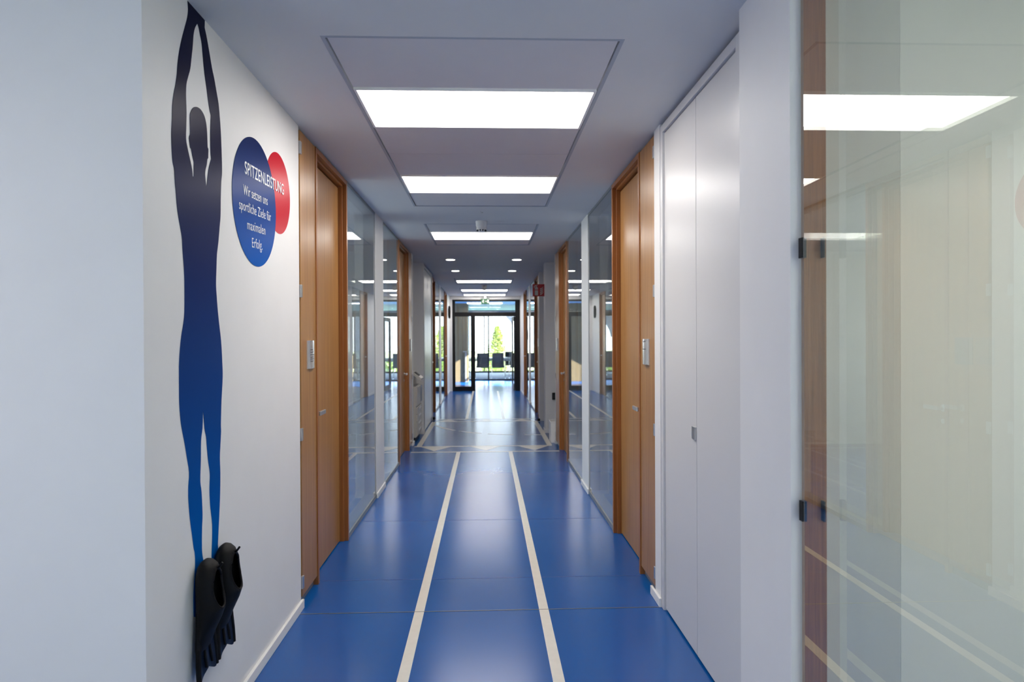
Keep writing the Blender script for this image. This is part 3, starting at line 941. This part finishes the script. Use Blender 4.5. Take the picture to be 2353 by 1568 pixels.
# ---- door name plates
def name_plate(side, y0, y1, z0, z1, label, lines):
    s = -1 if side == 'L' else 1
    xf = XL if side == 'L' else XR
    X = lambda u: xf + s * u
    p = empty('name_plate', (X(0.006), (y0 + y1) / 2, z0), label, 'name plate', 'office name plates')
    n = 8
    pts = []
    for i in range(n + 1):
        t = i / n
        pts.append((X(0.005 - 0.005 - 0.009 * math.sin(math.pi * t)), y0 + (y1 - y0) * t))
    pts += [(X(0.006), y1), (X(0.006), y0)]
    MB().prism(pts, 'z', z0, z1).build('holder', 'plate', p)
    for k, (h, a, b) in enumerate(lines):
        z = z1 - (z1 - z0) * h
        ya = y0 + (y1 - y0) * a; yb = y0 + (y1 - y0) * b
        q = []
        for i in range(5):
            t = a + (b - a) * i / 4
            q.append((X(0.005 - 0.0056 - 0.009 * math.sin(math.pi * t)), y0 + (y1 - y0) * t))
        q2 = [(v[0] + s * 0.0008, v[1]) for v in q][::-1]
        MB().prism(q + q2, 'z', z - 0.0022, z + 0.0022).build('print_line', 'ink', p)
    return p


LN = [(0.33, 0.18, 0.52), (0.41, 0.18, 0.62), (0.51, 0.22, 0.8), (0.59, 0.22, 0.72), (0.66, 0.22, 0.76), (0.74, 0.22, 0.7)]
name_plate('L', 3.925, 4.075, 1.325, 1.489, 'silver name plate with printed lines beside the near left door', LN)
name_plate('R', 3.98, 4.135, 1.334, 1.489, 'silver name plate beside the near right door', [(0.1, 0.3, 0.75), (0.4, 0.3, 0.8)])
name_plate('L', 9.13, 9.28, 1.325, 1.489, 'silver name plate on the panel beside the copier niche', [])
name_plate('R', 9.13, 9.28, 1.325, 1.489, 'silver name plate on the panel above the waste bin', [])
name_plate('L', 12.56, 12.71, 1.325, 1.489, 'small name plate at the third left door', [])
name_plate('R', 12.42, 12.57, 1.325, 1.489, 'small name plate at the third right door', [])

# ---- ceiling lights
labs = ['nearest and largest glowing ceiling light panel', 'second glowing ceiling light panel from the viewer', 'third ceiling light panel, just behind the nearer smoke detector',
        'fourth ceiling light panel, just beyond the small downlights', 'fifth ceiling light panel, second to last before the end door', 'last ceiling light panel right before the end door']
for (y0, y1), lab in zip(LIGHTS, labs):
    c = empty('ceiling_light', (-0.045, (y0 + y1) / 2, CZ), lab, 'ceiling light', 'corridor ceiling light panels')
    xa, xb = TX0 + 0.022, TX1 - 0.022
    f = MB(); w = 0.012
    f.box(xa, xa + w, y0 + 0.003, y1 - 0.003, CZ - 0.006, CZ + 0.05).box(xb - w, xb, y0 + 0.003, y1 - 0.003, CZ - 0.006, CZ + 0.05)
    f.box(xa + w, xb - w, y0 + 0.003, y0 + 0.003 + w, CZ - 0.006, CZ + 0.05).box(xa + w, xb - w, y1 - 0.003 - w, y1 - 0.003, CZ - 0.006, CZ + 0.05)
    f.build('rim', 'lamp_rim', c)
    bx('diffuser', xa + w, xb - w, y0 + 0.003 + w, y1 - 0.003 - w, CZ + 0.014, CZ + 0.03, 'lamp', c)

dl = [((-0.535, 10.16), 'left downlight of the nearer downlight pair'), ((0.462, 10.16), 'right downlight of the nearer downlight pair'),
      ((-0.538, 11.85), 'left downlight of the farther downlight pair'), ((0.458, 11.85), 'right downlight of the farther downlight pair')]
for (x, y), lab in dl:
    c = empty('downlight', (x, y, CZ), 'small round ' + lab, 'downlight', 'recessed round downlights')
    MB().lathe([(0.078, -0.004), (0.082, -0.001), (0.082, 0.0), ], (x, y, CZ), 24).build('trim_ring', 'lamp_rim', c)
    MB().lathe([(0.062, -0.0065), (0.066, -0.004)], (x, y, CZ), 24).build('lens', 'spot', c)

# hall light panel, plus unseen lamps added to brighten offices and entrance hall
def room_lamp(x, y, sx, sy, label, ma='lamp'):
    c = empty('ceiling_light', (x, y, CZ), label, 'ceiling light')
    bx('housing', x - sx / 2 - 0.02, x + sx / 2 + 0.02, y - sy / 2 - 0.02, y + sy / 2 + 0.02, CZ - 0.03, CZ, 'lamp_rim', c)
    bx('diffuser', x - sx / 2, x + sx / 2, y - sy / 2, y + sy / 2, CZ - 0.036, CZ - 0.03, ma, c)


room_lamp(1.95, 0.3, 1.2, 1.2, 'added unseen ceiling light brightening the office behind the near glass', 'added_office_bright')  # added out of view to brighten what shows through the glass
room_lamp(2.7, 6.2, 1.2, 1.2, 'added unseen ceiling light brightening the right office behind the doors', 'added_office_lamp')  # added out of view so the right offices look less dark
room_lamp(-0.05, 22.3, 1.15, 0.5, 'ceiling light in the hall beyond the end door')
room_lamp(-2.6, 0.3, 1.2, 0.6, 'added unseen ceiling light over the entrance hall for the near floor')  # added out of view to light the near floor

# ---- smoke detectors and small ceiling hook
for y, lab in ((6.83, 'white smoke detector on the ceiling before the third light panel'), (15.1, 'tiny far smoke detector between the far light panels')):
    x = -0.045
    c = empty('smoke_detector', (x, y, CZ), lab, 'smoke detector')
    MB().lathe([(0.046, -0.066), (0.05, -0.06), (0.057, -0.045), (0.06, -0.004), (0.06, 0.0)], (x, y, CZ), 32).build('base', 'plastic', c, smooth=True)
    MB().lathe([(0.022, -0.112), (0.034, -0.106), (0.042, -0.092), (0.05, -0.078), (0.05, -0.0665)], (x, y, CZ), 32).build('sensor_head', 'plastic', c, smooth=True)
    for k in range(10):
        a = 2 * math.pi * k / 10
        bxm = MB().tube([(x + 0.040 * math.cos(a), y + 0.040 * math.sin(a), CZ - 0.100), (x + 0.048 * math.cos(a), y + 0.048 * math.sin(a), CZ - 0.088)], 0.007, 6)
        bxm.build('vent_slot', 'dark', c)
hk = MB().tube([(-0.045, 6.28, CZ - 0.001), (-0.045, 6.28, CZ - 0.012), (-0.035, 6.29, CZ - 0.014), (-0.028, 6.30, CZ - 0.008)], 0.003, 6).build('ceiling_hook', 'plastic')
tag(hk, 'tiny ceiling hook between second light and smoke detector', 'hook')

# ---- fire extinguisher flag sign
fs_ = empty('fire_sign', (0.84, 10.66, 2.155), 'red flag sign with white extinguisher and flames on pilaster', 'sign')
bx('board', 0.735, 0.921, 10.655, 10.665, 2.155, 2.348, 'red', fs_)
yk = 10.6545
mb = MB().box(0.768, 0.819, yk - 0.001, yk, 2.17, 2.250).box(0.768, 0.819, yk - 0.001, yk, 2.262, 2.272)
mb.prism([(0.768, 2.273), (0.819, 2.273), (0.812, 2.297), (0.803, 2.305), (0.803, 2.315), (0.784, 2.315), (0.784, 2.305), (0.775, 2.297)], 'y', yk - 0.001, yk)
mb.prism([(0.784, 2.316), (0.812, 2.328), (0.812, 2.338), (0.770, 2.330), (0.757, 2.310), (0.757, 2.290), (0.764, 2.290), (0.766, 2.308), (0.775, 2.318)], 'y', yk - 0.001, yk)
mb.build('extinguisher_pictogram', 'picto', fs_)
mb = MB()
for k in range(4):
    z = 2.185 + k * 0.028
    mb.prism([(0.848, z), (0.868, z - 0.006), (0.886, z + 0.010), (0.902, z + 0.030), (0.908, z + 0.044), (0.890, z + 0.026), (0.872, z + 0.014), (0.856, z + 0.012)], 'y', yk - 0.001, yk)
mb.build('flame_pictogram', 'picto', fs_)

# ---- exit sign above the end door
ex = empty('exit_sign', (-0.03, 18.9, 2.44), 'green emergency exit sign hanging before the black end door', 'sign')
bx('board', -0.152, 0.088, 18.88, 18.91, 2.448, 2.60, 'green', ex)
bx('bracket', -0.06, 0.0, 18.885, 18.905, 2.60, CZ, 'alu', ex)
yk = 18.879
mb = MB().lathe([(0.012, -0.001), (0.012, 0)], (-0.085, yk, 2.572), 12, 'y')
mb.prism([(-0.1, 2.558), (-0.072, 2.555), (-0.06, 2.535), (-0.066, 2.53), (-0.08, 2.54), (-0.083, 2.52), (-0.066, 2.495), (-0.075, 2.47), (-0.086, 2.47), (-0.083, 2.492), (-0.1, 2.505), (-0.125, 2.488), (-0.13, 2.496), (-0.105, 2.52)], 'y', yk - 0.001, yk)
mb.build('running_figure', 'picto', ex)
mb = MB().box(0.025, 0.07, yk - 0.001, yk, 2.475, 2.575)
mb.prism([(-0.035, 2.53), (-0.005, 2.53), (-0.005, 2.545), (0.015, 2.523), (-0.005, 2.501), (-0.005, 2.516), (-0.035, 2.516)], 'y', yk - 0.001, yk)
mb.build('door_and_arrow_pictogram', 'picto', ex)

# ---- copier in the left niche
cp = empty('copier', (-1.3, 10.1, 0), 'beige office copier with paper drawers in the left niche', 'copier')
cx0, cx1, cy0, cy1 = -1.66, -1.0, 9.76, 10.46
bx('base', cx0 + 0.03, cx1 - 0.04, cy0 + 0.03, cy1 - 0.03, 0, 0.06, 'dark', cp)
bx('body', cx0, cx1 - 0.022, cy0, cy1, 0.06, 0.80, 'copier', cp, 0.008)
bx('body_waist', cx0 + 0.02, cx1 - 0.10, cy0 + 0.02, cy1 - 0.04, 0.80, 0.905, 'copier', cp, 0.006)
bx('scanner_lid', cx0 + 0.005, cx1 - 0.06, cy0 + 0.005, cy1 - 0.01, 0.905, 0.975, 'copier', cp, 0.012)
bx('side_tray', cx0 + 0.12, cx1 - 0.10, cy0 - 0.07, cy0, 0.40, 0.71, 'copier', cp, 0.008)
for k in range(4):
    z = 0.085 + k * 0.105
    dr_ = bx('drawer', cx1 - 0.022, cx1, cy0 + 0.01, cy1 - 0.01, z, z + 0.098, 'copier', cp, 0.004)
    bx('handle', cx1, cx1 + 0.008, cy0 + 0.2, cy1 - 0.2, z + 0.055, z + 0.08, 'plastic', dr_, 0.002)
bx('front_cover', cx1 - 0.022, cx1, cy0 + 0.01, cy1 - 0.22, 0.52, 0.79, 'copier', cp, 0.004)
bx('toner_door', cx1 - 0.022, cx1 + 0.004, cy1 - 0.215, cy1 - 0.01, 0.54, 0.78, 'copier_blue', cp, 0.004)
pa = MB().prism([(-1.10, 0.99), (-1.08, 1.01), (-0.945, 0.915), (-0.95, 0.885), (-0.99, 0.895)], 'y', 9.82, 10.16).build('control_panel', 'copier', cp, 0.004)
MB().prism([(-1.062, 1.001), (-1.058, 1.003), (-0.985, 0.952), (-0.989, 0.948)], 'y', 9.88, 10.10).build('screen', 'dark', pa)

# ---- waste bin in the right niche
wb = empty('waste_bin', (1.07, 9.72, 0), 'white square waste bin in the right niche', 'waste bin')
def frustum(x0, x1, y0, y1, z0, z1, t):
    return MB().add([(x0 + t, y0 + t, z0), (x1 - t, y0 + t, z0), (x1 - t, y1 - t, z0), (x0 + t, y1 - t, z0), (x0, y0, z1), (x1, y0, z1), (x1, y1, z1), (x0, y1, z1)],
                    [(0, 3, 2, 1), (0, 1, 5, 4), (1, 2, 6, 5), (2, 3, 7, 6), (3, 0, 4, 7)])
b = frustum(0.908, 1.22, 9.56, 9.86, 0, 0.29, 0.006).build('bin_body', 'plastic', wb)
so = b.modifiers.new('t', 'SOLIDIFY'); so.thickness = 0.004
MB().box(0.904, 1.224, 9.556, 9.566, 0.283, 0.297).box(0.904, 1.224, 9.854, 9.864, 0.283, 0.297).box(0.904, 0.914, 9.566, 9.854, 0.283, 0.297).box(1.214, 1.224, 9.566, 9.854, 0.283, 0.297).build('rim', 'plastic', wb, 0.002)

# ---- small wall fittings
sk = empty('wall_socket', (1.055, 10.53, 0.58), 'small black socket block on the white pilaster', 'socket')
bx('housing', 1.025, 1.085, 10.51, 10.55, 0.525, 0.635, 'black', sk, 0.006)
bx('face', 1.035, 1.075, 10.505, 10.51, 0.55, 0.61, 'dark', sk)
for yy, xx, lab in ((12.39, -0.965, 'small black door stop at the left niche corner'), (12.07, 0.93, 'small black door stop at the right niche corner')):
    ds = empty('door_stop', (xx, yy - 0.04, 0), lab, 'door stop')
    MB().lathe([(0.02, 0), (0.024, 0.01), (0.024, 0.045), (0.016, 0.055)], (xx, yy - 0.04, 0), 14).build('rubber_body', 'black', ds, smooth=True)
    MB().lathe([(0.028, 0), (0.028, 0.006)], (xx, yy - 0.04, 0), 14).build('foot_ring', 'alu', ds)
ls = empty('light_switch', (WR - 0.01, 18.6, 1.03), 'pale light switch on the wall right of the end door', 'switch')
bx('frame', WR - 0.012, WR, 18.56, 18.64, 0.99, 1.07, 'plastic', ls, 0.002)
bx('rocker', WR - 0.016, WR - 0.012, 18.57, 18.63, 1.0, 1.06, 'plastic', ls)
wl = empty('wall_lamp', (WL + 0.03, 18.3, 2.2), 'dark half-round wall lamp left of the end door', 'wall lamp')
MB().lathe([(0.015, -0.17), (0.03, -0.14), (0.034, 0.0), (0.03, 0.14), (0.015, 0.17)], (WL + 0.035, 18.3, 2.2), 20).build('shade', 'black', wl, smooth=True)
bx('bracket', WL, WL + 0.02, 18.27, 18.33, 2.1, 2.3, 'black', wl)

# ---- meeting room: table, chairs, monitor
tb = empty('meeting_table', (0.2, 25.6, 0), 'long white meeting table behind the glass front', 'table')
bx('table_top', -2.4, 2.8, 25.2, 26.2, 0.72, 0.75, 'table', tb, 0.004)
for x in (-2.2, -0.75, 1.05, 2.6):
    for y in (25.3, 26.1):
        bx('leg', x - 0.03, x + 0.03, y - 0.03, y + 0.03, 0, 0.72, 'alu', tb)
bx('stretcher', -2.2, 2.6, 25.68, 25.72, 0.62, 0.70, 'alu', tb)


def make_chair(x, y, rz, label):
    c = empty('meeting_chair', (0, 0, 0), label, 'chair', 'black cantilever meeting chairs')
    n = 7
    vs = []; fs = []
    for side in (0, 1):
        for j in range(n):
            t = j / (n - 1)
            for i in range(n):
                u = -1 + 2 * i / (n - 1)
                yy = -0.23 - 0.10 * t ** 1.5 - 0.03 * (1 - u * u)
                vs.append((u * (0.215 - 0.01 * t), yy - (0.02 if side else 0), 0.41 + 0.54 * t))
    st = n * n
    for j in range(n - 1):
        for i in range(n - 1):
            a = j * n + i
            fs.append((a, a + 1, a + n + 1, a + n)); fs.append((a + st, a + n + st, a + n + 1 + st, a + 1 + st))
    ed_ = list(range(n)) + [(j + 1) * n - 1 for j in range(1, n)] + [n * (n - 1) + i for i in range(n - 2, -1, -1)] + [j * n for j in range(n - 2, 0, -1)]
    for a, b in zip(ed_, ed_[1:] + ed_[:1]):
        fs.append((a, a + st, b + st, b))
    MB().add(vs, fs).build('backrest', 'chair_net', c, smooth=True, fix=True)
    bx('seat', -0.22, 0.22, -0.24, 0.24, 0.42, 0.465, 'chair_net', c, 0.015)
    for sx in (-0.25, 0.25):
        MB().tube([(sx, -0.30, 0.66), (sx, -0.05, 0.655), (sx, 0.2, 0.65), (sx, 0.25, 0.62), (sx, 0.26, 0.4), (sx, 0.25, 0.05), (sx, 0.21, 0.014), (sx, 0.0, 0.012), (sx, -0.25, 0.014)], 0.012, 8).build('frame_tube', 'chrome', c, smooth=True)
        bx('armrest', sx - 0.022, sx + 0.022, -0.26, 0.12, 0.668, 0.69, 'chair_net', c, 0.006)
    MB().tube([(-0.25, -0.25, 0.014), (0.25, -0.25, 0.014)], 0.012, 8).build('floor_bar', 'chrome', c, smooth=True)
    MB().tube([(-0.25, -0.10, 0.42), (0.25, -0.10, 0.42)], 0.012, 8).build('seat_bar', 'chrome', c, smooth=True)
    c.location = (x, y, 0); c.rotation_euler = (0, 0, rz)
    return c


ch = make_chair(-0.16, 24.7, 0.05, 'black meeting chair seen from behind, left of the thin mullion')
for x, y, rz, lab in ((0.43, 24.7, -0.06, 'black meeting chair seen from behind, right of the thin mullion'),
                      (-0.85, 24.7, 0.0, 'black meeting chair behind the dark door mullion'),
                      (1.08, 24.7, 0.0, 'black meeting chair half hidden by the open door leaf'),
                      (0.95, 26.5, math.pi, 'black meeting chair on the far side of the table')):
    c = copy_tree(ch); c.location = (x, y, 0); c.rotation_euler = (0, 0, rz); c['label'] = lab
mo = empty('monitor', (0.86, 25.6, 0.75), 'dark monitor standing on the meeting table', 'monitor')
bx('screen', 0.70, 1.05, 25.58, 25.61, 0.79, 0.94, 'black', mo, 0.004)
bx('stand', 0.85, 0.9, 25.57, 25.63, 0.76, 0.79, 'black', mo)
bx('foot', 0.78, 0.97, 25.52, 25.68, 0.75, 0.76, 'black', mo)

# ---- slatted blinds at the window front
def blind(x0, x1a, x1b, zt, zb, y, label, flip):
    b = empty('slatted_blind', ((x0 + x1a) / 2, y, 0), label, 'blind')
    n = int(abs(zt - zb) / 0.05) + 1
    for k in range(n):
        t = k / (n - 1)
        z = zt + (zb - zt) * t
        e = x1a + (x1b - x1a) * (math.sin(t * math.pi / 2) if flip else 0)
        if abs(e - x0) < 0.02: continue
        bx('slat', x0, e, y - 0.004, y + 0.004, z - 0.0235, z + 0.0235, 'slat', b)
    for xx in (x0 + (x1a - x0) * 0.1,):
        MB().tube([(xx, y, zt), (xx, y, zb)], 0.002, 4).build('cord', 'slat', b)


blind(-1.55, -0.72, -0.72, 2.44, 0.1, 28.9, 'pale slatted blind at the left edge of the window front', False)
blind(1.55, 0.80, 1.30, 2.44, 1.55, 28.9, 'pale slatted blind gathered at the right of the window front', True)

# ---- outdoors: conifer and hedge bushes
def conifer(x, y, z0, h, r, label):
    t = empty('conifer', (x, y, z0), label, 'tree')
    MB().lathe([(0.1, 0), (0.03, h * 0.9)], (x, y, z0), 8).build('trunk', 'bark', t)
    mb = MB()
    rnd = random.Random(3)
    for i in range(6000):
        v = rnd.random() ** 1.3
        a = rnd.random() * 2 * math.pi
        rr = r * (1 - v) ** 0.75 * (0.3 + 0.7 * rnd.random()) * (1 + 0.15 * math.sin(a * 3 + v * 5))
        p = Vector((x + rr * math.cos(a), y + rr * math.sin(a), z0 + 0.25 + v * (h - 0.25)))
        d = Vector((math.cos(a), math.sin(a), rnd.uniform(-0.3, 0.6))).normalized()
        s = rnd.uniform(0.06, 0.15)
        u = d.cross(Vector((0, 0, 1))).normalized() * s * 0.6
        mb.add([p - u, p + u, p + d * s * 1.8], [(0, 1, 2)])
    o = mb.build('foliage', 'leaf', t); o['kind'] = 'stuff'


def bush(x, y, z0, r, h, seed, label):
    t = empty('hedge_bush', (x, y, z0), label, 'bush', 'bushes outside the meeting room')
    mb = MB(); rnd = random.Random(seed)
    for i in range(700):
        a = rnd.random() * 2 * math.pi; e = math.acos(1 - rnd.random() * 1.0)
        k = 0.75 + 0.3 * rnd.random()
        d = Vector((math.sin(e) * math.cos(a), math.sin(e) * math.sin(a), math.cos(e)))
        p = Vector((x + d.x * r * k, y + d.y * r * k, z0 + d.z * h * k))
        s = rnd.uniform(0.08, 0.16)
        u = d.cross(Vector((rnd.random(), rnd.random(), 0.3))).normalized() * s
        mb.add([p - u * 0.5, p + u * 0.5, p + (d + Vector((0, 0, 0.4))).normalized() * s], [(0, 1, 2)])
    o = mb.build('foliage', 'hedge', t); o['kind'] = 'stuff'
    MB().lathe([(0.05, 0), (0.03, h * 0.7)], (x, y, z0), 6).build('stem', 'bark', t)


conifer(0.68, 42.0, -1.2, 3.4, 1.25, 'yellow-green conifer outside the meeting room window')
for k, (x, y, r, h, lab) in enumerate(((-1.7, 33.0, 0.9, 1.7, 'leafy bush outside behind the left meeting chair'), (0.3, 33.6, 0.8, 1.55, 'leafy bush outside between the two meeting chairs'), (2.3, 33.0, 0.9, 1.7, 'leafy bush outside behind the right meeting chair'))):
    bush(x, y, -1.2, r, h, 11 + k, lab)
